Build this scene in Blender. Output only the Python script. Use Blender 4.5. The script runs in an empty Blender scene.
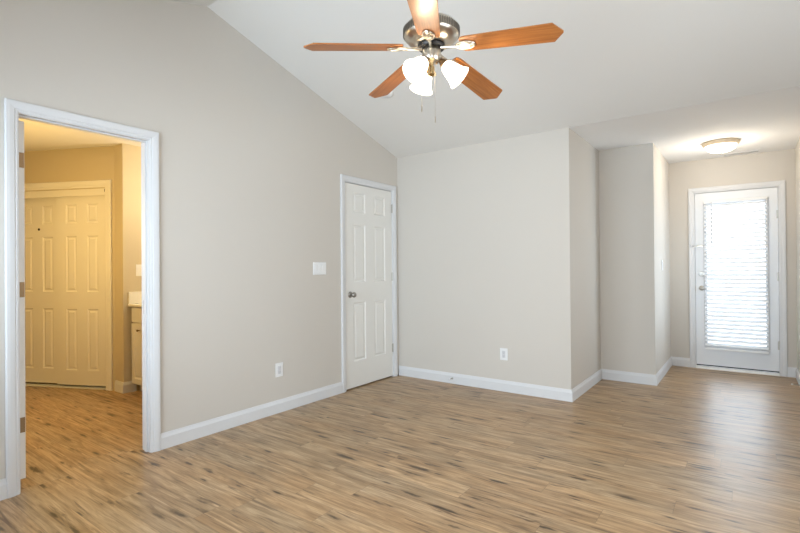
import bpy, math, random
from mathutils import Vector, Matrix
random.seed(4)
PI = math.pi
R_ = math.radians
scene = bpy.context.scene
C = scene.collection

# ------------------------------------------------------------------ camera, sky, daylight, exposure
cam_d = bpy.data.cameras.new('camera'); cam = bpy.data.objects.new('camera', cam_d); C.objects.link(cam)
cam_d.sensor_width = 36; cam_d.lens = 475.32 / 800 * 36; cam_d.clip_start = .03
YAW, PITCH, ROLL = R_(-36.08), R_(.24), R_(-.45)
fw = Vector((math.sin(YAW)*math.cos(PITCH), math.cos(YAW)*math.cos(PITCH), math.sin(PITCH)))
rt = Vector((math.cos(YAW), -math.sin(YAW), 0)); up = rt.cross(fw)
r2 = rt*math.cos(ROLL) + up*math.sin(ROLL); u2 = -rt*math.sin(ROLL) + up*math.cos(ROLL)
CAM = Vector((3.1624, -4.2984, 1.192))
m = Matrix((r2, u2, -fw)).transposed().to_4x4(); m.translation = CAM
cam.matrix_world = m
scene.camera = cam

world = bpy.data.worlds.new('overcast_sky'); scene.world = world; world.use_nodes = True
bg = world.node_tree.nodes['Background']
bg.inputs[0].default_value = (.86, .93, 1, 1); bg.inputs[1].default_value = 2.2

vs = scene.view_settings
vs.view_transform = 'Standard'; vs.look = 'None'; vs.gamma = 1; vs.use_curve_mapping = False
vs.exposure = 0.26

def area(name, loc, rot, sx, sy, power, col):
    d = bpy.data.lights.new(name, 'AREA'); d.shape = 'RECTANGLE'; d.size = sx; d.size_y = sy
    d.energy = power; d.color = col
    o = bpy.data.objects.new(name, d); o.location = loc; o.rotation_euler = rot; C.objects.link(o); return o
def point(name, loc, power, col, rad=.03):
    d = bpy.data.lights.new(name, 'POINT'); d.energy = power; d.color = col; d.shadow_soft_size = rad
    o = bpy.data.objects.new(name, d); o.location = loc; C.objects.link(o); return o

DAY = (.84, .92, 1.0); BLUE = (.66, .83, 1.0)
area('daylight_added_front_window', (1.3, -4.95, 1.40), (-PI/2, 0, PI), 2.3, 1.6, 126, BLUE)      # faces +y, through an invented window behind the camera
area('daylight_added_rear_window', (3.95, -4.95, 1.40), (-PI/2, 0, PI), 1.4, 1.6, 75, DAY)  # shines through the second added window, onto the recess and entry door
area('daylight_added_side_window', (5.25, -2.35, 1.40), (PI/2, 0, PI/2), 2.6, 1.7, 64, DAY)       # faces -x, through an invented window in the right wall
area('daylight_entry_door', (3.06, 2.75, 1.25), (-PI/2, 0, 0), 1.5, 2.1, 30, BLUE)            # faces -y
area('daylight_added_hall_window', (3.88, 1.44, 1.30), (PI/2, 0, PI/2), .6, 1.6, 20, BLUE)          # faces -x, added to brighten the entry side wall

# ------------------------------------------------------------------ measures of the place
HC = 2.434; RY, RZ = -2.323, 3.114; FY = -4.647; RX = 5.0
X1, Y1, X2, Y2, X3 = 1.898, 1.062, 2.416, 2.263, 3.59
DH = 2.045; BH = .105
def roof(y): return RZ - (RZ-HC)*abs(y-RY)/(-RY)

# ------------------------------------------------------------------ materials
def mat(name, col=(.8,.8,.8), rough=.5, metal=0, spec=.5, emit=None, estr=0):
    mm = bpy.data.materials.new(name); mm.use_nodes = True
    b = mm.node_tree.nodes['Principled BSDF']
    b.inputs['Base Color'].default_value = (*col, 1); b.inputs['Roughness'].default_value = rough
    b.inputs['Metallic'].default_value = metal; b.inputs['Specular IOR Level'].default_value = spec
    if emit: b.inputs['Emission Color'].default_value = (*emit, 1); b.inputs['Emission Strength'].default_value = estr
    return mm
class NT:
    def __init__(s, mm): s.t = mm.node_tree; s.b = s.t.nodes.get('Principled BSDF')
    def n(s, kind, **kw):
        x = s.t.nodes.new(kind)
        for k, v in kw.items(): setattr(x, k, v)
        return x
    def put(s, sock, v):
        if hasattr(v, 'node'): s.t.links.new(v, sock)
        else: sock.default_value = v
    def math(s, op, a, b=0, c=0):
        x = s.n('ShaderNodeMath', operation=op)
        s.put(x.inputs[0], a); s.put(x.inputs[1], b); s.put(x.inputs[2], c); return x.outputs[0]
    def mix(s, f, a, b, bt='MIX'):
        x = s.n('ShaderNodeMix', data_type='RGBA', blend_type=bt)
        s.put(x.inputs[0], f); s.put(x.inputs[6], a); s.put(x.inputs[7], b); return x.outputs[2]
    def noise(s, vec, scale, detail=3, rough=.5, dist=0):
        x = s.n('ShaderNodeTexNoise'); s.put(x.inputs['Vector'], vec)
        x.inputs['Scale'].default_value = scale; x.inputs['Detail'].default_value = detail
        x.inputs['Roughness'].default_value = rough; x.inputs['Distortion'].default_value = dist
        return x.outputs[0]
    def ramp(s, f, *stops):
        x = s.n('ShaderNodeValToRGB'); s.put(x.inputs[0], f)
        e = x.color_ramp.elements
        while len(e) < len(stops): e.new(.5)
        for k, (p, c) in zip(e, stops): k.position = p; k.color = (*c, 1) if len(c) == 3 else c
        return x.outputs[0]
    def rng(s, f, a, b, c=0, d=1):
        x = s.n('ShaderNodeMapRange', interpolation_type='SMOOTHSTEP'); s.put(x.inputs[0], f)
        for i, v in enumerate((a, b, c, d)): x.inputs[i+1].default_value = v
        return x.outputs[0]
    def xyz(s, x, y, z=0):
        q = s.n('ShaderNodeCombineXYZ'); s.put(q.inputs[0], x); s.put(q.inputs[1], y); s.put(q.inputs[2], z); return q.outputs[0]
    def bump(s, h, strength, dist=.002):
        x = s.n('ShaderNodeBump'); x.inputs['Strength'].default_value = strength; x.inputs['Distance'].default_value = dist
        s.put(x.inputs['Height'], h); s.t.links.new(x.outputs[0], s.b.inputs['Normal'])

def paint(name, col, rough=.7, scale=220, strength=.12, spec=.3):
    mm = mat(name, col, rough, spec=spec); q = NT(mm)
    co = q.n('ShaderNodeTexCoord').outputs['Object']
    q.bump(q.noise(co, scale, 2), strength)
    n = q.noise(co, 1.3, 2)
    q.put(q.b.inputs['Base Color'], q.mix(n, (*[c*.985 for c in col], 1), (*[min(1, c*1.015) for c in col], 1)))
    return mm
M = {}
M['wall'] = paint('greige_wall_paint', (.603, .562, .503))
M['ceil'] = paint('white_ceiling_paint', (.75, .73, .69), .85)
M['ceil_tex'] = paint('textured_ceiling_paint', (.88, .875, .86), .85, 45, .9)
M['bath_wall'] = paint('lamp_tinted_greige_paint', (.59, .51, .36))  # greige walls with the warm lamp's yellow put into the colour
M['trim'] = mat('semi_gloss_white_trim', (.68, .68, .68), .5, spec=.3)
M['door'] = paint('white_door_paint', (.77, .755, .71), .42, 300, .05, .4)
M['entry_door'] = paint('white_entry_door_paint', (.77, .785, .80), .4, 300, .05, .4)
M['closet_door'] = paint('off_white_closet_door', (.80, .78, .73), .5, 300, .05, .3)
M['plastic'] = mat('white_plastic', (.80, .80, .79), .35)
M['plastic_grey'] = mat('pale_grey_plastic', (.62, .62, .63), .4)
M['dark'] = mat('dark_slot', (.02, .02, .02), .6)
M['slot'] = mat('grey_slot', (.30, .30, .30), .6)
M['nickel'] = mat('satin_nickel', (.60, .545, .46), .28, 1)
M['nickel_dark'] = mat('aged_nickel', (.34, .32, .29), .32, 1)
M['brass'] = mat('antique_brass', (.26, .17, .09), .5, 1)
M['gold'] = mat('polished_brass', (.72, .56, .32), .25, 1)
M['black'] = mat('black_metal', (.03, .027, .025), .4, .6)
M['hinge'] = mat('hinge_metal', (.50, .48, .44), .35, 1)
M['bronze'] = mat('painted_bronze_ring', (.66, .54, .38), .45, .15)
M['cabinet'] = mat('white_cabinet_paint', (.72, .70, .66), .4)
M['counter'] = mat('cream_cultured_marble', (.80, .78, .72), .2)
M['rubber'] = mat('white_rubber', (.78, .78, .76), .6)
M['alu'] = mat('pale_aluminium', (.72, .72, .70), .4, .3)

def floor_mat():
    mm = mat('oak_vinyl_planks', (.4, .28, .18), .4); q = NT(mm)
    co = q.n('ShaderNodeTexCoord').outputs['Object']
    sp = q.n('ShaderNodeSeparateXYZ'); q.put(sp.inputs[0], co); x, y = sp.outputs[0], sp.outputs[1]
    PW, PL = .152, 1.22
    yr = q.math('DIVIDE', y, PW); row = q.math('FLOOR', yr)
    w1 = q.n('ShaderNodeTexWhiteNoise', noise_dimensions='1D'); q.put(w1.inputs['W'], row)
    xs = q.math('ADD', q.math('DIVIDE', x, PL), w1.outputs[0]); colm = q.math('FLOOR', xs)
    w2 = q.n('ShaderNodeTexWhiteNoise', noise_dimensions='2D'); q.put(w2.inputs['Vector'], q.xyz(colm, row))
    rnd = w2.outputs[0]; off = q.math('MULTIPLY', rnd, 41.0); off2 = q.math('MULTIPLY', rnd, 17.3)
    # broad cathedral grain, drawn out along x
    g1 = q.noise(q.xyz(q.math('MULTIPLY_ADD', x, .9, off), q.math('MULTIPLY_ADD', y, 9, off2), rnd), 2.0, 6, .64, 1.5)
    g2 = q.noise(q.xyz(q.math('MULTIPLY_ADD', x, 2.2, off2), q.math('MULTIPLY_ADD', y, 46, off), rnd), 1.6, 5, .66, .8)
    g3 = q.noise(q.xyz(q.math('MULTIPLY_ADD', x, 1.1, off2), q.math('MULTIPLY', y, 4.0), rnd), 1.1, 2)
    base = q.ramp(g1, (.25, (.215, .134, .066)), (.43, (.350, .234, .128)), (.56, (.450, .316, .184)), (.74, (.590, .440, .282)))
    tone = q.ramp(rnd, (0, (.93, .92, .90)), (.5, (1, .985, .96)), (1, (1.06, 1.05, 1.03)))
    base = q.mix(1, base, tone, 'MULTIPLY')
    fine = q.ramp(g2, (.28, (.56, .51, .46)), (.50, (.98, .97, .96)), (.72, (1.20, 1.20, 1.20)))
    base = q.mix(1, base, fine, 'MULTIPLY')
    warm = q.ramp(g3, (.35, (.98, 1, 1.02)), (.65, (1.06, .99, .90)))
    base = q.mix(1, base, warm, 'MULTIPLY')
    base = q.mix(1, base, (.95, .94, .92, 1), 'MULTIPLY')
    # knots and the dark streaks trailing from them
    wob = q.noise(q.xyz(q.math('MULTIPLY', x, 12), q.math('MULTIPLY', y, 40), 0), 1.3, 3)
    def knots(fx_, fy_, keep, r0, r1, halo_r):
        vk = q.n('ShaderNodeTexVoronoi'); q.put(vk.inputs['Vector'], q.xyz(q.math('MULTIPLY_ADD', x, fx_, off), q.math('MULTIPLY_ADD', y, fy_, off2), 0)); vk.inputs['Scale'].default_value = 1
        d_ = q.math('MULTIPLY_ADD', q.math('SUBTRACT', wob, .5), .34, vk.outputs['Distance'])
        sel = q.n('ShaderNodeSeparateColor'); q.put(sel.inputs[0], vk.outputs['Color'])
        on = q.rng(sel.outputs[0], keep, keep+.05, 0, 1); sz = q.rng(sel.outputs[1], 0, 1, .75, 1.25)
        d_ = q.math('MULTIPLY', d_, sz)
        return q.math('MULTIPLY', q.rng(d_, r0, r1, 1, 0), on), q.math('MULTIPLY', q.rng(d_, r0, halo_r, 1, 0), on)
    k1, h1 = knots(2.4, 13, .36, .06, .22, .44)
    k2, h2 = knots(4.2, 21, .48, .06, .24, .48)
    knot = q.math('MAXIMUM', k1, k2); halo = q.math('MAXIMUM', h1, h2)
    st = q.noise(q.xyz(q.math('MULTIPLY_ADD', x, 1.5, off), q.math('MULTIPLY_ADD', y, 20, off2), rnd), 1.7, 5, .62, .6)
    streak = q.rng(st, .55, .68, 0, .85)
    base = q.mix(q.math('MULTIPLY', halo, .45), base, (.185, .110, .052, 1))
    base = q.mix(streak, base, (.130, .076, .036, 1))
    base = q.mix(q.math('MULTIPLY', knot, .92), base, (.040, .021, .008, 1))
    # seams
    fy = q.math('FRACT', yr); fx = q.math('FRACT', xs)
    ey = q.math('MINIMUM', fy, q.math('SUBTRACT', 1, fy)); ex = q.math('MINIMUM', fx, q.math('SUBTRACT', 1, fx))
    seam = q.math('MAXIMUM', q.rng(ey, .004, .014, .45, 0), q.rng(ex, .0006, .0018, .45, 0))
    base = q.mix(seam, base, (.11, .07, .04, 1))
    q.put(q.b.inputs['Base Color'], base)
    q.put(q.b.inputs['Roughness'], q.rng(g2, .2, .8, .40, .29))
    q.b.inputs['Specular IOR Level'].default_value = .55
    q.bump(q.math('SUBTRACT', g2, seam), .12, .001)
    return mm
M['floor'] = floor_mat()

def wood_mat():
    mm = mat('cherry_fan_blade', (.4, .17, .06), .38); q = NT(mm)
    co = q.n('ShaderNodeTexCoord').outputs['Object']
    sp = q.n('ShaderNodeSeparateXYZ'); q.put(sp.inputs[0], co)
    g = q.noise(q.xyz(q.math('MULTIPLY', sp.outputs[0], 3), q.math('MULTIPLY', sp.outputs[1], 60), 0), 1.5, 4, .6, .5)
    q.put(q.b.inputs['Base Color'], q.ramp(g, (.25, (.230, .072, .014)), (.5, (.360, .125, .026)), (.78, (.470, .190, .050))))
    return mm
M['wood'] = wood_mat()

def shade_mat(name, emit, estr, col=(.9, .88, .84)):
    mm = bpy.data.materials.new(name); mm.use_nodes = True; t = mm.node_tree; t.nodes.clear()
    o = t.nodes.new('ShaderNodeOutputMaterial'); a = t.nodes.new('ShaderNodeAddShader')
    tr = t.nodes.new('ShaderNodeBsdfTranslucent'); tr.inputs[0].default_value = (*col, 1)
    e = t.nodes.new('ShaderNodeEmission'); e.inputs[0].default_value = (*emit, 1); e.inputs[1].default_value = estr
    t.links.new(tr.outputs[0], a.inputs[0]); t.links.new(e.outputs[0], a.inputs[1]); t.links.new(a.outputs[0], o.inputs[0])
    return mm
M['fan_shade'] = shade_mat('lit_frosted_fan_shade', (1, .93, .82), 1.5)
M['dome'] = shade_mat('lit_alabaster_dome', (1, .92, .80), 1.6)
M['bulb'] = mat('lit_bulb', (1, 1, 1), .5, emit=(1, .85, .62), estr=6)

def slat_mat():
    mm = bpy.data.materials.new('white_blind_slat'); mm.use_nodes = True; t = mm.node_tree; t.nodes.clear()
    o = t.nodes.new('ShaderNodeOutputMaterial'); a = t.nodes.new('ShaderNodeMixShader'); a.inputs[0].default_value = .10
    d = t.nodes.new('ShaderNodeBsdfDiffuse'); d.inputs[0].default_value = (.86, .87, .88, 1)
    tr = t.nodes.new('ShaderNodeBsdfTranslucent'); tr.inputs[0].default_value = (.86, .88, .9, 1)
    t.links.new(d.outputs[0], a.inputs[1]); t.links.new(tr.outputs[0], a.inputs[2]); t.links.new(a.outputs[0], o.inputs[0])
    return mm
M['slat'] = slat_mat()
def glass_mat():
    mm = bpy.data.materials.new('window_glass'); mm.use_nodes = True; t = mm.node_tree; t.nodes.clear()
    o = t.nodes.new('ShaderNodeOutputMaterial'); a = t.nodes.new('ShaderNodeMixShader')
    f = t.nodes.new('ShaderNodeFresnel'); f.inputs[0].default_value = 1.45
    tr = t.nodes.new('ShaderNodeBsdfTransparent'); g = t.nodes.new('ShaderNodeBsdfGlossy'); g.inputs['Roughness'].default_value = .02
    t.links.new(f.outputs[0], a.inputs[0]); t.links.new(tr.outputs[0], a.inputs[1]); t.links.new(g.outputs[0], a.inputs[2]); t.links.new(a.outputs[0], o.inputs[0])
    return mm
M['glass'] = glass_mat()

# ------------------------------------------------------------------ mesh helpers
class MB:
    def __init__(s): s.v = []; s.f = []; s.sm = []
    def add(s, vs, fs, smooth=False, mx=None):
        k = len(s.v)
        s.v += [tuple(mx @ Vector(q)) if mx else tuple(q) for q in vs]
        s.f += [tuple(i+k for i in q) for q in fs]; s.sm += [smooth]*len(fs); return s
    def box(s, a, b, mx=None):
        (x0,y0,z0), (x1,y1,z1) = a, b
        v = [(x0,y0,z0),(x1,y0,z0),(x1,y1,z0),(x0,y1,z0),(x0,y0,z1),(x1,y0,z1),(x1,y1,z1),(x0,y1,z1)]
        return s.add(v, [(0,3,2,1),(4,5,6,7),(0,1,5,4),(1,2,6,5),(2,3,7,6),(3,0,4,7)], False, mx)
    def cbox(s, a, b, c=.003, mx=None):          # box with chamfered edges
        lo, hi = Vector(a), Vector(b); c = min(c, *(abs(hi[i]-lo[i])*.45 for i in range(3)))
        import itertools
        idx = {}; v = []
        for sg in itertools.product((0,1), repeat=3):
            for ax in range(3):
                pnt = [0,0,0]
                for k in range(3):
                    e = hi[k] if sg[k] else lo[k]
                    pnt[k] = e if k == ax else e + (-c if sg[k] else c)
                idx[sg, ax] = len(v); v.append(tuple(pnt))
        f = []
        for ax in range(3):
            p_, q_ = [k for k in range(3) if k != ax]
            for e in (0,1):
                ring = []
                for a_, b_ in ((0,0),(1,0),(1,1),(0,1)):
                    sg = [0,0,0]; sg[ax] = e; sg[p_] = a_; sg[q_] = b_; ring.append(idx[tuple(sg), ax])
                f.append(tuple(ring))
        for ax in range(3):
            p_, q_ = [k for k in range(3) if k != ax]
            for a_, b_ in ((0,0),(1,0),(1,1),(0,1)):
                s0 = [0,0,0]; s1 = [0,0,0]; s0[p_] = s1[p_] = a_; s0[q_] = s1[q_] = b_; s1[ax] = 1
                f.append((idx[tuple(s0),p_], idx[tuple(s1),p_], idx[tuple(s1),q_], idx[tuple(s0),q_]))
        for sg in itertools.product((0,1), repeat=3): f.append(tuple(idx[sg,k] for k in range(3)))
        return s.add(v, f, False, mx)
    def prism(s, poly, fn0, fn1, smooth=False, mx=None):  # polygon mapped to two caps
        n = len(poly); v = [fn0(p) for p in poly] + [fn1(p) for p in poly]
        f = [tuple(range(n))[::-1], tuple(range(n, 2*n))] + [(i, (i+1)%n, n+(i+1)%n, n+i) for i in range(n)]
        return s.add(v, f, smooth, mx)
    def lathe(s, prof, n=32, mx=None, smooth=True, closed=False):
        v = []; f = []
        for r, z in prof:
            for i in range(n):
                a = 2*PI*i/n; v.append((r*math.cos(a), r*math.sin(a), z))
        L = len(prof)
        for j in range(L-1 if not closed else L):
            j2 = (j+1) % L
            for i in range(n): f.append((j*n+i, j*n+(i+1)%n, j2*n+(i+1)%n, j2*n+i))
        if not closed:
            if prof[0][0] > 1e-6: f.append(tuple(range(n))[::-1])
            if prof[-1][0] > 1e-6: f.append(tuple(range((L-1)*n, L*n)))
        return s.add(v, f, smooth, mx)
    def tube(s, pts, r, n=10, caps=True):
        pts = [Vector(q) for q in pts]; rs = r if isinstance(r, (list, tuple)) else [r]*len(pts)
        v = []; f = []; ref = None
        for i, q in enumerate(pts):
            d = (pts[min(i+1, len(pts)-1)] - pts[max(i-1, 0)]).normalized()
            if ref is None: ref = Vector((0,0,1)) if abs(d.z) < .9 else Vector((1,0,0))
            a = d.cross(ref).normalized(); b = a.cross(d); ref = b
            for k in range(n):
                t = 2*PI*k/n; v.append(q + (a*math.cos(t) + b*math.sin(t))*rs[i])
        for i in range(len(pts)-1):
            for k in range(n): f.append((i*n+k, i*n+(k+1)%n, (i+1)*n+(k+1)%n, (i+1)*n+k))
        if caps: f += [tuple(range(n))[::-1], tuple(range((len(pts)-1)*n, len(pts)*n))]
        return s.add(v, f, True)
    def sweep(s, path, prof, fn):                # mitred sweep of a closed profile along an open 2D path; profile offsets go to the LEFT of travel
        P = [Vector(q) for q in path]; n = len(prof); v = []; f = []
        for i, q in enumerate(P):
            ns = []
            for a, b in ((i-1, i), (i, i+1)):
                if a >= 0 and b < len(P):
                    d = (P[b]-P[a]).normalized(); ns.append(Vector((-d.y, d.x)))
            mt = ns[0] if len(ns) == 1 else (ns[0]+ns[1])/(1+ns[0].dot(ns[1]))
            for o, t in prof: v.append(fn(q + mt*o, t))
        for i in range(len(P)-1):
            for k in range(n): f.append((i*n+k, i*n+(k+1)%n, (i+1)*n+(k+1)%n, (i+1)*n+k))
        f += [tuple(range(n)), tuple(range((len(P)-1)*n, len(P)*n))[::-1]]
        return s.add(v, f)
    def build(s, name, m, parent=None, loc=None, merge=True):
        me = bpy.data.meshes.new(name); me.from_pydata(s.v, [], s.f)
        me.polygons.foreach_set('use_smooth', s.sm)
        import bmesh
        bm = bmesh.new(); bm.from_mesh(me)
        bmesh.ops.recalc_face_normals(bm, faces=bm.faces); bm.to_mesh(me); bm.free()
        if any(s.sm):
            try: me.set_sharp_from_angle(angle=R_(38))
            except Exception: pass
        me.materials.append(m)
        o = bpy.data.objects.new(name, me); C.objects.link(o)
        if parent: o.parent = parent
        if loc: o.location = loc
        return o
def tag(o, label=None, cat=None, group=None, kind=None):
    if label: o['label'] = label
    if cat: o['category'] = cat
    if group: o['group'] = group
    if kind: o['kind'] = kind
    return o
def empty(name, loc=(0,0,0), rz=0):
    o = bpy.data.objects.new(name, None); C.objects.link(o); o.location = loc; o.rotation_euler = (0,0,rz); o.empty_display_size = .1; return o
def struct(name, mb, m, label, cat): return tag(mb.build(name, m), label, cat, kind='structure')

# ------------------------------------------------------------------ the shell
struct('floor', MB().box((-4.7, FY-.1, -.1), (RX+.1, 2.40, 0)), M['floor'], 'wood-look plank floor running through the whole room', 'floor')

def wall_strips(mb, ys, holes, x0, x1, top):
    """strips along y between breakpoints; holes = {(ya,yb):[(z0,z1) solid spans]}; top(y) is the roof line"""
    for a, b in zip(ys[:-1], ys[1:]):
        for z0, z1 in holes.get((a, b), [(0, None)]):
            poly = [(a, z0), (b, z0), (b, top(b) if z1 is None else z1), (a, top(a) if z1 is None else z1)]
            mb.prism(poly, lambda q: (x0, q[0], q[1]), lambda q: (x1, q[0], q[1]))
    return mb
WA0, WA1 = -3.437, -2.750       # doorway clear opening
WB0, WB1 = -.865, -.103         # six panel door clear opening
J = .018
ys = [FY, WA0-J, WA1+J, RY, WB0-J, WB1+J, 0]
struct('wall_left', wall_strips(MB(), ys, {(ys[1], ys[2]): [(DH+J, None)], (ys[4], ys[5]): [(DH+J, None)]}, -.1, 0, lambda y: roof(y)+.03),
       M['wall'], 'tall greige gable wall with the two doorways', 'wall')
struct('wall_back', MB().box((-.9, 0, 0), (X1-.1, .1, HC+.03)).box((X1-.1, 0, 0), (X1, Y1+.1, HC+.03)), M['wall'],
       'greige back wall ending in an outside corner, and the short side of that corner', 'wall')
struct('wall_recess', MB().box((X1, Y1, 0), (X2-.1, Y1+.1, HC+.03)), M['wall'], 'shaded greige wall piece set back between the two outside corners', 'wall')
struct('wall_entry_left', MB().box((X2-.1, Y1, 0), (X2, Y2, HC+.03)), M['wall'], 'bright side wall left of the entry door', 'wall')
E0, E1 = 2.676, 3.446
struct('wall_entry', MB().box((X2-.1, Y2, 0), (E0-J, Y2+.12, HC+.03)).box((E1+J, Y2, 0), (X3+.1, Y2+.12, HC+.03)).box((E0-J, Y2, DH+J), (E1+J, Y2+.12, HC+.03)),
       M['wall'], 'warm-lit wall around the glazed entry door', 'wall')
W3 = (1.16, 1.74, .55, 2.05)  # opening for the added window that brightens the entry
struct('wall_entry_right', MB().box((X3, -.1, 0), (X3+.1, W3[0], HC+.03)).box((X3, W3[1], 0), (X3+.1, Y2, HC+.03)).box((X3, W3[0], 0), (X3+.1, W3[1], W3[2])).box((X3, W3[0], W3[3]), (X3+.1, W3[1], HC+.03)), M['wall'], 'wall right of the entry door at the edge of the picture', 'wall')
struct('wall_return', MB().box((X3+.1, -.1, 0), (RX, 0, HC+.03)), M['wall'], 'wall beside the entry opening, outside the picture on the right', 'wall')
# side and front walls, with unseen windows added to light the room
W1 = (.3, 2.3, .65, 2.1); W2 = (-3.5, -1.2, .65, 2.1)
W4 = (3.35, 4.55, .65, 2.1)
wf = MB()
for x0, x1, z0, z1 in ((-.1, W1[0], 0, HC+.03), (W1[1], W4[0], 0, HC+.03), (W4[1], RX+.1, 0, HC+.03), (W1[0], W1[1], 0, .65), (W1[0], W1[1], 2.1, HC+.03), (W4[0], W4[1], 0, .65), (W4[0], W4[1], 2.1, HC+.03)):
    wf.box((x0, FY-.12, z0), (x1, FY, z1))
struct('wall_front', wf,
       M['wall'], 'wall behind the camera, pierced by two added windows', 'wall')
ys = [FY, W2[0], RY, W2[1], .1]
struct('wall_right', wall_strips(MB(), ys, {(ys[1], ys[2]): [(0, W2[2]), (W2[3], None)], (ys[2], ys[3]): [(0, W2[2]), (W2[3], None)]}, RX, RX+.1, lambda y: roof(min(y,0))+.03),
       M['wall'], 'wall right of the camera, pierced by an added window', 'wall')
def window(name, fn, a, b, z0, z1, label):
    f = MB()
    for (u0, u1, v0, v1) in ((a, b, z0, z0+.05), (a, b, z1-.05, z1), (a, a+.05, z0, z1), (b-.05, b, z0, z1), (a, b, (z0+z1)/2-.025, (z0+z1)/2+.025)):
        p0, p1 = fn(u0, v0, .03), fn(u1, v1, .08); f.box([min(p0[i], p1[i]) for i in range(3)], [max(p0[i], p1[i]) for i in range(3)])
    o = struct(name, f, M['trim'], label, 'added window')
    p0, p1 = fn(a+.05, z0+.05, .053), fn(b-.05, z1-.05, .057)
    MB().box([min(p0[i], p1[i]) for i in range(3)], [max(p0[i], p1[i]) for i in range(3)]).build('window_pane', M['glass'], o)
window('added_window_1', lambda u, v, d: (u, FY-d, v), W1[0], W1[1], W1[2], W1[3], 'double-hung window added behind the camera as a daylight source')  # unseen, invented so the front daylight has an opening
window('added_window_2', lambda u, v, d: (RX+d, u, v), W2[0], W2[1], W2[2], W2[3], 'double-hung window added right of the camera as a daylight source')  # unseen, invented so the side daylight has an opening

window('added_window_4', lambda u, v, d: (u, FY-d, v), *W4, 'second window added behind the camera to light the recess and entry')  # unseen, added for more light on recess and entry door
window('added_window_3', lambda u, v, d: (X3+d, u, v), W3[0], W3[1], W3[2], W3[3], 'window added in the wall right of the entry to brighten it, outside the picture')  # unseen, added to throw daylight on the wall left of the entry
prof = [(0.0, HC), (RY, RZ), (FY, HC), (FY-.12, HC), (FY-.12, HC+.12), (RY, RZ+.12), (0.0, HC+.12)]
struct('ceiling', MB().prism(prof, lambda q: (-.1, *q), lambda q: (RX+.1, *q)), M['ceil'], 'white vaulted ceiling sloping from its ridge', 'ceiling')
struct('ceiling_entry', MB().box((X1-.12, 0, HC), (X3+.1, Y2+.12, HC+.12)), M['ceil_tex'], 'flat textured ceiling over the entry', 'ceiling')

# ------------------------------------------------------------------ baseboards (profile: offset into the room, height)
BP = [(0, 0), (.015, 0), (.015, BH-.028), (.012, BH-.020), (.0085, BH-.010), (.006, BH), (0, BH)]
def baseboard(name, path, label, seg=None):
    mb = MB()
    fn = lambda q, t: (q.x, q.y, t)
    if seg is None: mb.sweep(path, BP, fn)
    else:
        # keep the mitres of the whole run but build only one stretch of it
        full = MB().sweep(path, BP, fn); n = len(BP); i = seg
        v = full.v[i*n:(i+2)*n]
        f = [(k, (k+1)%n, n+(k+1)%n, n+k) for k in range(n)] + [tuple(range(n)), tuple(range(n, 2*n))[::-1]]
        mb.add(v, f)
    return struct(name, mb, M['trim'], label, 'baseboard')
CW = .063
run = [(E0-CW, Y2), (X2, Y2), (X2, Y1), (X1, Y1), (X1, 0), (.0, 0), (0, WB1+CW)]
names = [('baseboard_entry', 'short white baseboard left of the entry door casing'), ('baseboard_entry_left', 'white baseboard along the bright wall left of the entry'),
         ('baseboard_recess', 'white baseboard under the set-back shaded wall'), ('baseboard_corner', 'white baseboard along the short side of the outside corner'),
         ('baseboard_back', 'long white baseboard along the back wall')]
for i, (n, l) in enumerate(names): baseboard(n, run, l, i)
baseboard('baseboard_left', [(0, WB0-CW), (0, WA1+CW)], 'white baseboard on the left wall between the two doorways')
baseboard('baseboard_left_near', [(0, WA0-CW), (0, FY)], 'white baseboard at the left edge of the picture')
run = [(RX, -.1), (X3, -.1), (X3, Y2), (E1+CW, Y2)]
baseboard('baseboard_return', run, 'white baseboard on the wall beside the entry opening', 0)
baseboard('baseboard_entry_right', run, 'white baseboard along the wall right of the entry', 1)
baseboard('baseboard_entry_end', run, 'tiny white baseboard right of the entry door casing', 2)

# ------------------------------------------------------------------ casings and jambs
CP = [(.005, 0), (.005, .009), (.014, .012), (.018, .0105), (.024, .015), (.044, .018), (.058, .018), (.063, .014), (.063, 0)]
def casing(name, fn, a, b, h, label, depth, m=None, z0=0, stop=None):
    m = m or M['trim']
    path = [(b, z0), (b, h), (a, h), (a, z0)]        # opening on the left of travel, so offsets are mirrored
    o = struct(name, MB().sweep(path, [(-p, t) for p, t in CP], fn), m, label, 'door trim')
    MB().sweep(path, [(0, .001), (-J+.001, .001), (-J+.001, -depth), (0, -depth)], fn).build('jamb', m, o)
    if stop:
        MB().sweep(path, [(.001, -stop[0]), (.008, -stop[0]), (.008, -stop[1]), (.001, -stop[1])], fn).build('door_stop_strip', m, o)
    return o
LW = lambda q, t: (t, q.x, q.y)                      # left wall: along y, proud of it in +x
t1 = casing('trim_1', LW, WA0, WA1, DH, 'white casing around the open doorway to the yellow-lit room', .1, stop=(.03, .06))
t2 = casing('trim_2', LW, WB0, WB1, DH, 'white casing around the closed six panel door', .1)
EW = lambda q, t: (q.x, Y2-t, q.y)
t3 = casing('trim_3', EW, E0, E1, DH, 'white casing around the glazed entry door', .12)
# strike plate on the doorway's far jamb
MB().cbox((-.075, WA1-.0025, .905), (-.045, WA1, .995), .001).build('strike_plate', M['brass'], t1)

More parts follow.
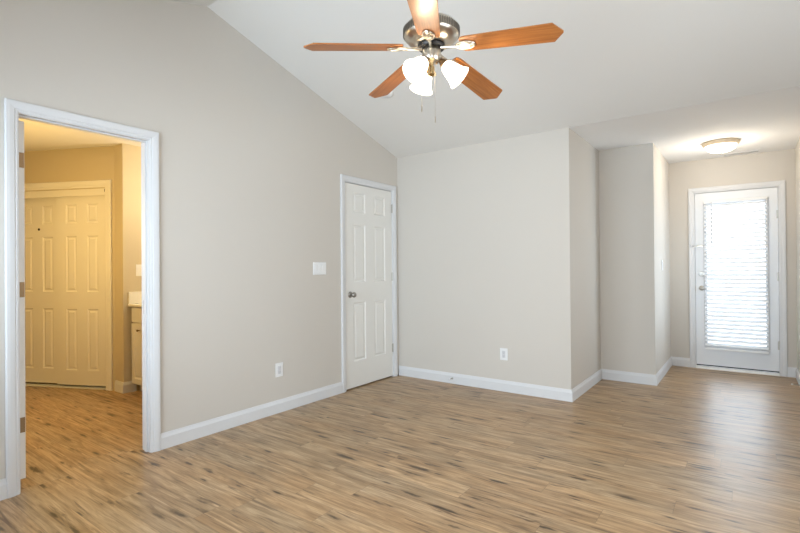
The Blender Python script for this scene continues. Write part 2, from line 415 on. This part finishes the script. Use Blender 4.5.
# ------------------------------------------------------------------ panelled doors
def panel_face(mb, w, h, cols, rows, y, sgn, mx=None):
    xs = [0] + [e for c in cols for e in c] + [w]; zs = [0] + [e for r in rows for e in r] + [h]
    for i in range(len(xs)-1):
        for j in range(len(zs)-1):
            a, b, c, d = xs[i], xs[i+1], zs[j], zs[j+1]
            if i % 2 and j % 2:
                rings = [(0, 0), (.004, .003), (.012, .0085), (.020, .0085), (.030, .0045), (.036, .002)]
                v = []; f = []
                for ins, dep in rings:
                    yy = y - sgn*dep
                    v += [(a+ins, yy, c+ins), (b-ins, yy, c+ins), (b-ins, yy, d-ins), (a+ins, yy, d-ins)]
                for k in range(len(rings)-1):
                    for e in range(4): f.append((4*k+e, 4*k+(e+1)%4, 4*k+4+(e+1)%4, 4*k+4+e))
                k = 4*(len(rings)-1); f.append((k, k+1, k+2, k+3)); mb.add(v, f, False, mx)
            else: mb.add([(a, y, c), (b, y, c), (b, y, d), (a, y, d)], [(0, 1, 2, 3)], False, mx)
def panel_door(w, h, t, cols, rows, mx=None):        # front face at y = 0 looking to -y, hinges at x = w
    mb = MB()
    panel_face(mb, w, h, cols, rows, 0, -1, mx); panel_face(mb, w, h, cols, rows, t, 1, mx)
    mb.add([(0,0,0),(w,0,0),(w,t,0),(0,t,0),(0,0,h),(w,0,h),(w,t,h),(0,t,h)], [(0,1,2,3),(4,5,6,7),(0,3,7,4),(1,2,6,5)], False, mx)
    return mb
def knob_mb(scale=1):                                # along -y from the door face
    mx = Matrix.Rotation(PI/2, 4, 'X')
    pr = [(.0, 0), (.031, 0), (.031, .004), (.026, .009), (.013, .012), (.011, .028), (.016, .034), (.025, .042), (.0275, .052), (.025, .061), (.017, .067), (0, .069)]
    return MB().lathe([(r*scale, z*scale) for r, z in pr], 28, mx)
def hinge_mb(z, x, y):
    mb = MB(); h = .09
    for k in range(5): mb.lathe([(0, k*h/5+.0008), (.0062, k*h/5+.0008), (.0062, (k+1)*h/5-.0008), (0, (k+1)*h/5-.0008)], 12, Matrix.Translation((x, y, z-h/2)))
    mb.lathe([(0, 0), (.0045, 0), (.005, .004), (0, .007)], 12, Matrix.Translation((x, y, z+h/2)))
    mb.box((x-.014, y+.002, z-h/2), (x+.014, y+.004, z+h/2))
    return mb
COLS = [(.120, .308), (.448, .636)]; ROWS = [(.255, .845), (1.045, 1.625), (1.745, 1.945)]
# the closed six panel door on the left wall: local x runs along +y of the room, local -y is the room's +x
d1 = empty('door_1', (-.004, WB0+.003, .012), PI/2)
tag(d1, 'closed white six panel door with a nickel knob near the corner', 'door', kind='structure')
dw = WB1-WB0-.006
panel_door(dw, 2.028, .035, COLS, ROWS).build('panel_slab', M['door'], d1)
k = knob_mb().build('door_knob', M['nickel_dark'], d1, (.068, -.0005, .925))
MB().cbox((-.0035, .003, .895), (-.0005, .03, .955), .0008).build('latch_plate', M['nickel'], d1)
for z in (1.84, 1.09, .305): hinge_mb(z, dw+.0015, -.0065).build('hinge', M['hinge'], d1)

# the open leaf of the doorway, swung into the yellow-lit room (its hinge edge shows beside the jamb)
d2 = empty('door_2', (-.112, WA0+.020, .035), PI)
tag(d2, 'open white door leaf seen edge-on inside the doorway', 'door', kind='structure')
dl = .675
c2 = [(.108, .285), (.390, .567)]
panel_door(dl, 2.0, .035, c2, ROWS, Matrix.Translation((0, -.035, 0))).build('panel_slab', M['door'], d2)
for z in (1.78, 1.055, .30):
    mb = MB()
    mb.cbox((-.0018, -.033, z-.042), (0, -.004, z+.042), .0006)
    mb.lathe([(0, -.044), (.006, -.044), (.006, .044), (0, .044)], 12, Matrix.Translation((-.006, .002, z)))
    mb.build('hinge', M['brass'], d2)
k2 = knob_mb().build('door_knob', M['nickel_dark'], d2, (dl-.065, -.0355, .90))

# glazed entry door
G = (2.785, 3.340, .275, 1.915)
d3 = empty('door_3', (0, 0, 0)); tag(d3, 'white entry door with a large blinded glass pane', 'door', kind='structure')
S0, S1, SB, ST, SY = E0+.003, E1-.003, .045, 2.041, Y2+.010
mb = MB().box((S0, SY, SB), (G[0], SY+.044, ST)).box((G[1], SY, SB), (S1, SY+.044, ST)).box((G[0], SY, SB), (G[1], SY+.044, G[2])).box((G[0], SY, G[3]), (G[1], SY+.044, ST))
mb.build('slab', M['entry_door'], d3)
path = [(G[1], G[2]), (G[1], G[3]), (G[0], G[3]), (G[0], G[2]), (G[1]-.0001, G[2])]
fr = MB(); prf = [(.008, -.03), (.008, .006), (-.002, .011), (-.020, .008), (-.026, 0), (-.004, 0), (-.004, -.03)]
P4 = [(G[1], G[2]), (G[1], G[3]), (G[0], G[3]), (G[0], G[2])]
for i in range(4):
    pp = [P4[(i-1)%4], P4[i], P4[(i+1)%4], P4[(i+2)%4]]
    full = MB().sweep(pp, prf, lambda q, t: (q.x, SY-t, q.y)); n = len(prf)
    fr.add(full.v[n:3*n], [(q, (q+1)%n, n+(q+1)%n, n+q) for q in range(n)])
fr.build('glass_frame', M['trim'], d3)
MB().box((G[0], SY+.020, G[2]), (G[1], SY+.024, G[3])).build('glass_pane', M['glass'], d3)
k3 = knob_mb(.95).build('door_knob', M['hinge'], d3, (2.740, SY-.0005, .935))
lm = Matrix.Rotation(PI/2, 4, 'X')
db = MB().lathe([(0, 0), (.031, 0), (.031, .006), (.026, .012), (.012, .013), (.010, .02), (0, .02)], 28, lm).cbox((-.004, -.030, -.016), (.004, -.018, .016), .0015).build('deadbolt', M['hinge'], d3, (2.742, SY-.0005, 1.10))
MB().cbox((S0-.001, SY-.0015, .90), (S0+.002, SY+.02, .965), .0006).build('latch_plate', M['nickel'], d3)
for z in (1.748, 1.069, .325): hinge_mb(z, S1+.0015, SY-.0055).build('hinge', M['hinge'], d3)
MB().box((S0+.002, SY+.006, .030), (S1-.002, SY+.040, .045)).build('gap_shade_strip', M['dark'], d3)  # dark strip standing in for the shaded gap under the slab
# swing-bar guard: hooked bar on the casing, ball plate on the slab
sg = MB().cbox((2.628, Y2-.023, 1.415), (2.660, Y2-.0185, 1.440), .001).tube([(2.655, Y2-.028, 1.428), (2.66, Y2-.036, 1.428), (2.70, Y2-.038, 1.428)], .004)
sg.build('guard_hinge_plate', M['nickel_dark'], d3)
MB().cbox((2.692, SY-.004, 1.415), (2.755, SY, 1.441), .001).tube([(2.700, SY-.002, 1.428), (2.700, SY-.026, 1.428)], .004).tube([(2.700, SY-.028, 1.434), (2.752, SY-.028, 1.434)], .003).tube([(2.752, SY-.028, 1.434), (2.752, SY-.003, 1.434)], .003).build('guard_catch', M['nickel'], d3)
struct('threshold', MB().prism([(Y2-.018, 0), (Y2-.018, .008), (Y2-.004, .022), (Y2+.12, .028), (Y2+.12, 0)], lambda q: (E0, *q), lambda q: (E1, *q)), M['alu'], 'pale threshold under the entry door', 'threshold')
struct('trim_4', MB().sweep([(E1, 0), (E1, DH), (E0, DH), (E0, 0)], [(.0005, -.060), (.012, -.060), (.012, -.085), (.0005, -.085)], EW), M['trim'], 'thin stop strip inside the entry door frame', 'door trim')

# ------------------------------------------------------------------ blind on the entry door
BX0, BX1, BY = 2.768, 3.352, SY-.048
bl = empty('window_blind', ((BX0+BX1)/2, BY, 1.945)); tag(bl, 'white slatted blind hanging over the glass of the entry door', 'blind')
bwid = BX1-BX0
MB().cbox((-bwid/2, -.020, -.030), (bwid/2, .024, 0), .002).build('head_rail', M['plastic'], bl)
sl = MB()
NS = 35; pitch = (1.945-.03-.275)/NS
pts = [(-.024, -.0015), (-.012, .0010), (0, .0018), (.012, .0010), (.024, -.0015), (.024, -.004), (.012, -.0015), (0, -.0007), (-.012, -.0015), (-.024, -.004)]
sl.prism(pts, lambda q: (-bwid/2+.003, q[0], q[1]), lambda q: (bwid/2-.003, q[0], q[1]))
s0 = sl.build('slat', M['slat'], bl)
for i in range(NS):
    s = s0 if i == 0 else s0.copy()
    if i: C.objects.link(s); s.parent = bl
    s.location = (0, 0, -.03-pitch*(i+.55)); s.rotation_euler = (R_(32), 0, 0)
MB().cbox((-bwid/2, -.018, -1.715), (bwid/2, .018, -1.690), .003).build('bottom_rail', M['plastic'], bl)
cb = MB()
for cx in (-.22, .22): cb.tube([(cx, -.021, -.03), (cx, -.021, -1.69)], .0009, 6)
cb.build('ladder_cord', M['plastic'], bl)
MB().tube([(-.215, -.030, -.02), (-.215, -.033, -.06), (-.215, -.033, -.50)], .0045, 8).build('tilt_wand', M['plastic_grey'], bl)

# ------------------------------------------------------------------ yellow-lit room through the doorway
BW = M['bath_wall']
Q = Vector((-1.92, -2.145)); DR = Vector((-.9003, -.4352)); NR = Vector((.4352, -.9003))
ANG = math.atan2(DR.y, DR.x)
CL = Matrix(((DR.x, NR.x, 0, Q.x), (DR.y, NR.y, 0, Q.y), (0, 0, 1, 0), (0, 0, 0, 1)))   # s along the wall, t out of it
c0, c1, ch = .108, 1.288, 2.021
mb = MB().box((0, -.1, 0), (c0, 0, HC+.02), CL).box((c1, -.1, 0), (3.05, 0, HC+.02), CL).box((c0, -.1, ch), (c1, 0, HC+.02), CL)
struct('wall_bathroom_closet', mb, BW, 'yellow-lit angled wall holding the sliding closet doors', 'wall')
VX = -1.745
struct('wall_bathroom_corner', MB().box((Q.x-.02, -2.145, 0), (VX, -1.3, HC+.02)), BW, 'bright wall corner beside the vanity', 'wall')
struct('wall_bathroom_vanity', MB().box((VX, -1.4, 0), (-.1, -1.3, HC+.02)), BW, 'wall behind the vanity, hidden by the doorway', 'wall')
struct('wall_bathroom_far', MB().box((-4.7, FY, 0), (-4.6, -2.6, HC+.02)), BW, 'far side wall of the yellow-lit room', 'wall')
struct('wall_bathroom_near', MB().box((-4.7, FY-.1, 0), (-.1, FY, HC+.02)), BW, 'near side wall of the yellow-lit room', 'wall')
mb = MB().box((-.2, -.75, 0), (1.6, -.65, HC+.02), CL).box((c1+.2, -.65, 0), (c1+.3, -.1, HC+.02), CL)
struct('wall_bathroom_closet_inside', mb, BW, 'inside of the sliding door closet', 'wall')
struct('wall_closet', MB().box((-.9, -1.3, 0), (-.8, 0, HC+.02)), BW, 'inside of the closet behind the six panel door', 'wall')
struct('ceiling_bathroom', MB().box((-4.7, FY-.1, HC), (-.1, 0, HC+.12)), M['ceil'], 'flat ceiling of the yellow-lit room', 'ceiling')
CLF = lambda q, t: tuple(CL @ Vector((q.x, t, q.y)))
mb = MB().sweep([(c0, 0), (c0, ch), (c1, ch), (c1, 0)], [(p*1.25, t) for p, t in CP], CLF)
t5 = struct('trim_5', mb, M['closet_door'], 'cream casing around the sliding closet doors', 'door trim')
MB().cbox((c0, -.020, 1.950), (c1, -.002, ch), .003, CL).build('track_fascia', M['closet_door'], t5)
MB().cbox((c0, -.090, .0), (c1, -.004, .012), .003, CL).build('floor_track', M['alu'], t5)
MB().cbox((c0+.001, -.0018, 1.985), (c0+.010, -.0005, 2.012), .0005, CL).build('fascia_slot', M['dark'], t5)
cc = [(.110, .240), (.360, .490)]; rr = [(.150, .775), (.950, 1.520), (1.650, 1.845)]
for nm, sa, t, lb in (('door_4', c0+.002, -.032, 'right sliding closet door, in front of its neighbour'), ('door_5', c0+.575, -.070, 'left sliding closet door with a small dark finger pull, behind its neighbour')):
    mx = Matrix(((-1,0,0,sa+.6),(0,-1,0,0),(0,0,1,0),(0,0,0,1)))
    o = empty(nm); o.matrix_world = CL @ Matrix(((-1,0,0,sa+.6),(0,-1,0,t),(0,0,1,.030),(0,0,0,1)))
    tag(o, lb, 'door', kind='structure')
    panel_door(.6, 1.955, .030, cc, rr).build('panel_slab', M['closet_door'], o)
    if nm == 'door_5':
        MB().lathe([(0, 0), (.013, 0), (.013, .002), (.010, .003), (.008, .001), (0, .001)], 20, Matrix.Rotation(PI/2, 4, 'X')).build('finger_pull', M['black'], o, (.318, -.0003, 1.60))
run = [(VX, -2.03), (VX, -2.145), (-1.905, -2.145)]
baseboard('baseboard_bathroom_vanity', run, 'cream baseboard running under the vanity', 0)
baseboard('baseboard_bathroom_corner', run, 'short cream baseboard between closet casing and wall corner', 1)
point('bathroom_ceiling_lamp', (-1.60, -3.25, 1.55), 31, (1, .66, .22), .12)
point('vanity_lamp', (-1.05, -1.72, 1.95), 19, (1, .86, .62), .06)

va = empty('vanity_cabinet', (-1.728, -2.08, 0)); tag(va, 'white vanity cabinet with a drawer over a door, just inside the doorway', 'cabinet')
MB().box((0, .018, .08), (.95, .64, .842)).build('carcass', M['cabinet'], va)
MB().box((.01, .075, 0), (.94, .09, .08)).build('toe_kick', M['cabinet'], va)
for x0, x1 in ((.006, .462), (.468, .944)):
    dr = MB().cbox((x0, 0, .686), (x1, .018, .830), .004).build('drawer', M['cabinet'], va)
    do = panel_door(x1-x0, .585, .018, [(.05, x1-x0-.05)], [(.05, .535)], Matrix.Translation((x0, 0, .09))).build('cabinet_door', M['cabinet'], va)
    kx = x0+.160 if x0 < .1 else x0+.05
    MB().lathe([(0, 0), (.006, 0), (.005, .012), (.012, .018), (.011, .024), (0, .026)], 16, Matrix.Translation((kx, 0, .615)) @ Matrix.Rotation(PI/2, 4, 'X')).build('cabinet_knob', M['brass'], do)
ct = empty('countertop', (VX, -2.105, .842)); tag(ct, 'cream vanity top with a raised side splash against the wall', 'countertop')
MB().cbox((0, 0, 0), (.99, .70, .024), .004).build('counter_slab', M['counter'], ct)
MB().cbox((0, .004, .024), (.02, .70, .140), .004).build('side_splash', M['counter'], ct)
MB().cbox((.02, .68, .024), (.99, .70, .140), .004).build('back_splash', M['counter'], ct)

# ------------------------------------------------------------------ switches and outlets (local: x across, z up, -y out of the wall)
def plate(name, loc, rz, w, label, cat, group=None):
    o = empty(name, loc, rz); tag(o, label, cat, group)
    MB().cbox((-w/2, -.006, -.0575), (w/2, 0, .0575), .0025).build('cover_plate', M['plastic'], o); return o
def rocker(o, x):
    MB().prism([(-.0065, -.033), (-.0105, .033), (-.004, .033), (-.004, -.033)], lambda q: (x-.0165, *q), lambda q: (x+.0165, *q)).build('rocker', M['plastic'], o)
def receptacle(o):
    r = MB().cbox((-.0165, -.0085, -.0335), (.0165, -.004, .0335), .002).build('receptacle', M['plastic_grey'], o)
    s = MB()
    for z in (-.017, .017):
        s.box((-.0075, -.0089, z-.003), (-.0055, -.0082, z+.006)); s.box((.0055, -.0089, z-.003), (.0075, -.0082, z+.006))
        s.lathe([(0, 0), (.0024, 0), (.0024, .0007), (0, .0007)], 10, Matrix.Translation((0, -.0082, z-.0085)) @ Matrix.Rotation(PI/2, 4, 'X'))
    s.build('slots', M['slot'], r)
sw = plate('light_switch', (0, -1.212, 1.198), PI/2, .165, 'three-gang white rocker switch plate left of the six panel door', 'light switch')
for x in (-.046, 0, .046): rocker(sw, x)
s2 = plate('light_switch', (X2, 1.60, 1.206), PI/2, .072, 'single white switch plate on the bright wall left of the entry door', 'light switch'); rocker(s2, 0)
s3 = plate('light_switch', (VX, -1.99, 1.195), PI/2, .072, 'single switch plate above the vanity in the yellow-lit room', 'light switch'); rocker(s3, 0)
o1 = plate('wall_outlet', (0, -1.686, .354), PI/2, .078, 'white outlet low on the left wall below the switch plate', 'outlet', 'wall outlets'); receptacle(o1)
o2 = plate('wall_outlet', (1.264, 0, .357), 0, .078, 'white outlet low on the back wall near the outside corner', 'outlet', 'wall outlets'); receptacle(o2)

# ------------------------------------------------------------------ ceiling fan
FX, FYY, BZ = 1.924, RY, 2.272
fan = empty('ceiling_fan', (FX, FYY, RZ)); tag(fan, 'five-blade wooden ceiling fan with three lit frosted shades', 'ceiling fan')
def z_(z): return z - RZ
MB().lathe([(0, z_(3.105)), (.066, z_(3.085)), (.066, z_(3.055)), (.055, z_(3.025)), (.028, z_(3.005)), (.0, z_(3.0))], 32).build('canopy', M['nickel_dark'], fan)
MB().tube([(0, 0, z_(3.01)), (0, 0, z_(2.40))], .0135, 16).build('downrod', M['nickel_dark'], fan)
h = MB().lathe([(.0, z_(2.425)), (.030, z_(2.420)), (.045, z_(2.400)), (.095, z_(2.393)), (.122, z_(2.380)), (.134, z_(2.360)), (.1365, z_(2.335)), (.130, z_(2.318)), (.122, z_(2.312)), (.112, z_(2.300)), (.085, z_(2.288)), (.062, z_(2.284)), (0, z_(2.284))], 48)
hous = h.build('motor_housing', M['nickel'], fan)
v = MB()
for i in range(72):
    a = 2*PI*i/72
    v.box((.1345, -.0018, z_(2.330)), (.1392, .0018, z_(2.362)), Matrix.Rotation(a, 4, 'Z'))
v.build('vent_ribs', M['nickel_dark'], hous)
MB().lathe([(0, z_(2.284)), (.066, z_(2.284)), (.068, z_(2.276)), (.064, z_(2.268)), (0, z_(2.268))], 36).build('flywheel', M['black'], fan)
# blades
PH = 11.85
bo = [(.150, .040), (.158, .050), (.175, .054), (.575, .063), (.617, .004)]
outline = [(x, y) for x, y in bo] + [(x, -y) for x, y in reversed(bo)]
DROOP = math.atan2(.050, .617)
blade_mb = MB().prism(outline, lambda q: (q[0], q[1], .003), lambda q: (q[0], q[1], -.003))
iron = MB()
iron.tube([(.050, 0, -.004), (.085, 0, -.006), (.118, 0, -.0075), (.140, 0, -.007)], [.0085, .0075, .0085, .006], 10)
for sc in (1.0, .55):
    ring = [(.172 + .046*sc*math.cos(t*PI/12), .026*sc*math.sin(t*PI/12), -.0075) for t in range(25)]
    iron.tube(ring, .0045 if sc == 1 else .004, 8)
iron.tube([(.126, 0, -.0075), (.218, 0, -.0075)], .004, 8)
iron.box((.140, -.016, -.0050), (.205, .016, -.0031))
b0 = i0 = None
for k in range(5):
    if b0 is None:
        b0 = blade_mb.build('blade', M['wood'], fan); i0 = iron.build('blade_iron', M['nickel'], b0); b, ir = b0, i0
    else:
        b = b0.copy(); C.objects.link(b); b.parent = fan
        ir = i0.copy(); C.objects.link(ir); ir.parent = b
    b.matrix_local = Matrix.Translation((0, 0, z_(BZ+.001))) @ Matrix.Rotation(R_(PH+72*k-(1.8 if k == 4 else 0)), 4, 'Z') @ Matrix.Rotation(DROOP+(.06 if k == 1 else 0), 4, 'Y') @ Matrix.Rotation(R_(-11), 4, 'X')
# switch housing and light kit
MB().lathe([(0, z_(2.268)), (.040, z_(2.268)), (.046, z_(2.258)), (.046, z_(2.212)), (.040, z_(2.203)), (.016, z_(2.198)), (0, z_(2.198))], 36).build('switch_housing', M['nickel'], fan)
MB().lathe([(0, z_(2.199)), (.011, z_(2.199)), (.010, z_(2.185)), (.014, z_(2.176)), (.015, z_(2.160)), (.022, z_(2.146)), (.024, z_(2.138)), (.012, z_(2.133)), (0, z_(2.131))], 28).build('finial', M['gold'], fan)
shade_prof = [(.020, 0), (.024, -.006), (.033, -.020), (.040, -.040), (.0445, -.062), (.050, -.085), (.058, -.104), (.066, -.116)]
sp2 = shade_prof + [(r-.003, z) for r, z in reversed(shade_prof)]
for az in (26, 146, 266):
    A = Matrix.Rotation(R_(az), 4, 'Z')
    T = Matrix.Translation((0, 0, z_(2.190))) @ A @ Matrix.Translation((.060, 0, 0)) @ Matrix.Rotation(R_(-45), 4, 'Y') @ Matrix.Scale(.93, 4)
    sh = MB().lathe(sp2, 32, None, True, True).build('lamp_shade', M['fan_shade'], fan); sh.matrix_local = T
    so = MB().lathe([(0, .030), (.010, .030), (.014, .022), (.019, .010), (.027, -.004), (.027, -.010), (.0, -.010)], 24).tube([(0, 0, .026), (-.012, 0, .034), (-.026, 0, .030)], .0065, 10)
    so.build('socket', M['brass'], sh)
    MB().lathe([(0, -.010), (.011, -.014), (.013, -.030), (.024, -.052), (.026, -.066), (.018, -.082), (0, -.088)], 20).build('bulb', M['bulb'], sh)
    P = Matrix.Translation((FX, FYY, RZ)) @ T @ Vector((0, 0, -.098))
    point('fan_bulb_light', P, 6.2, (1, .77, .50), .02)
for dx, dy, zb, l in ((-.050, -.012, 1.955, 1), (.012, -.050, 1.890, 2)):
    ca = 36.1; x = dx*math.cos(R_(ca)) - dy*math.sin(R_(ca)); y = dx*math.sin(R_(ca)) + dy*math.cos(R_(ca))
    pc = MB().tube([(x*.85, y*.85, z_(2.225)), (x, y, z_(2.215)), (x, y, z_(zb+.03))], .0008, 6).build('pull_chain', M['nickel'], fan)
    MB().lathe([(0, z_(zb+.034)), (.0018, z_(zb+.03)), (.003, z_(zb+.008)), (.0025, z_(zb)), (0, z_(zb-.002))], 12, Matrix.Translation((x, y, 0))).build('chain_fob', M['nickel'], pc)

# ------------------------------------------------------------------ flush light, vent, smoke detector, door stops
LX, LY = 2.966, 1.445
fl = empty('ceiling_light', (LX, LY, HC)); tag(fl, 'round flush ceiling light with a lit bowl and tan ring over the entry', 'ceiling light')
MB().lathe([(.0, 0), (.152, 0), (.161, -.006), (.161, -.018), (.154, -.030), (.138, -.040), (.128, -.034), (0, -.030)], 48).build('base_ring', M['bronze'], fl)
MB().lathe([(.136, -.036), (.133, -.052), (.118, -.074), (.090, -.092), (.055, -.102), (.0, -.106)], 40).build('glass_bowl', M['dome'], fl)
MB().lathe([(0, -.102), (.008, -.104), (.009, -.109), (.005, -.114), (0, -.118)], 16).build('finial', M['brass'], fl)
point('entry_bulb_light', (LX, LY, HC-.17), 9, (1, .86, .68), .10)
ve = empty('ceiling_vent', (3.13, 2.135, HC)); tag(ve, 'slim white ceiling vent between the flush light and entry wall', 'vent')
vf = MB()
for a, b in (((-.16, -.050), (.16, -.042)), ((-.16, .042), (.16, .050)), ((-.16, -.042), (-.15, .042)), ((.15, -.042), (.16, .042))): vf.box((*a, -.006), (*b, 0))
vf.build('vent_frame', M['plastic'], ve)
MB().box((-.15, -.042, -.0015), (.15, .042, -.0003)).build('duct_opening', M['dark'], ve)
lv = MB()
for i in range(4): lv.box((-.15, -.006, -.0005), (.15, .006, .0005), Matrix.Translation((0, -.03+.02*i, -.005)) @ Matrix.Rotation(R_(35), 4, 'X'))
lv.build('louvers', M['plastic'], ve)
sd_y = -1.02; sl_ = math.atan2(RZ-HC, -RY)
sd = empty('smoke_detector', (.634, sd_y, roof(sd_y))); sd.rotation_euler = (-sl_, 0, 0); tag(sd, 'small white smoke detector on the sloped ceiling behind a fan blade', 'smoke detector')
MB().lathe([(0, 0), (.066, 0), (.066, -.010), (.060, -.022), (.050, -.030), (0, -.033)], 36).build('detector_body', M['plastic'], sd)

ds = empty('door_stop', (.70, -.015, .054)); tag(ds, 'small dark hinged door stop on the long back baseboard', 'door stop')
MB().lathe([(0, 0), (.010, 0), (.010, .004), (.0045, .007), (.0045, .060), (.0, .062)], 14, Matrix.Rotation(PI/2, 4, 'X')).build('stop_rod', M['nickel_dark'], ds)
MB().lathe([(0, .056), (.008, .056), (.009, .062), (.008, .072), (0, .075)], 14, Matrix.Rotation(PI/2, 4, 'X')).build('rubber_tip', M['plastic_grey'], ds)
ds = empty('door_stop', (X3-.015, 1.60, .052)); tag(ds, 'spring door stop with a white tip on the baseboard right of the entry', 'door stop')
mx = Matrix.Rotation(-PI/2, 4, 'Y')
MB().lathe([(0, 0), (.011, 0), (.010, .004), (.006, .007), (0, .007)], 14, mx).build('stop_base', M['nickel'], ds)
MB().tube([(-.006-.056*i/90, .0045*math.cos(i*2*PI/8), .0045*math.sin(i*2*PI/8)) for i in range(91)], .0011, 6).build('spring', M['nickel_dark'], ds)
MB().lathe([(0, .060), (.0065, .060), (.007, .066), (.0065, .074), (0, .076)], 14, mx).build('rubber_tip', M['rubber'], ds)
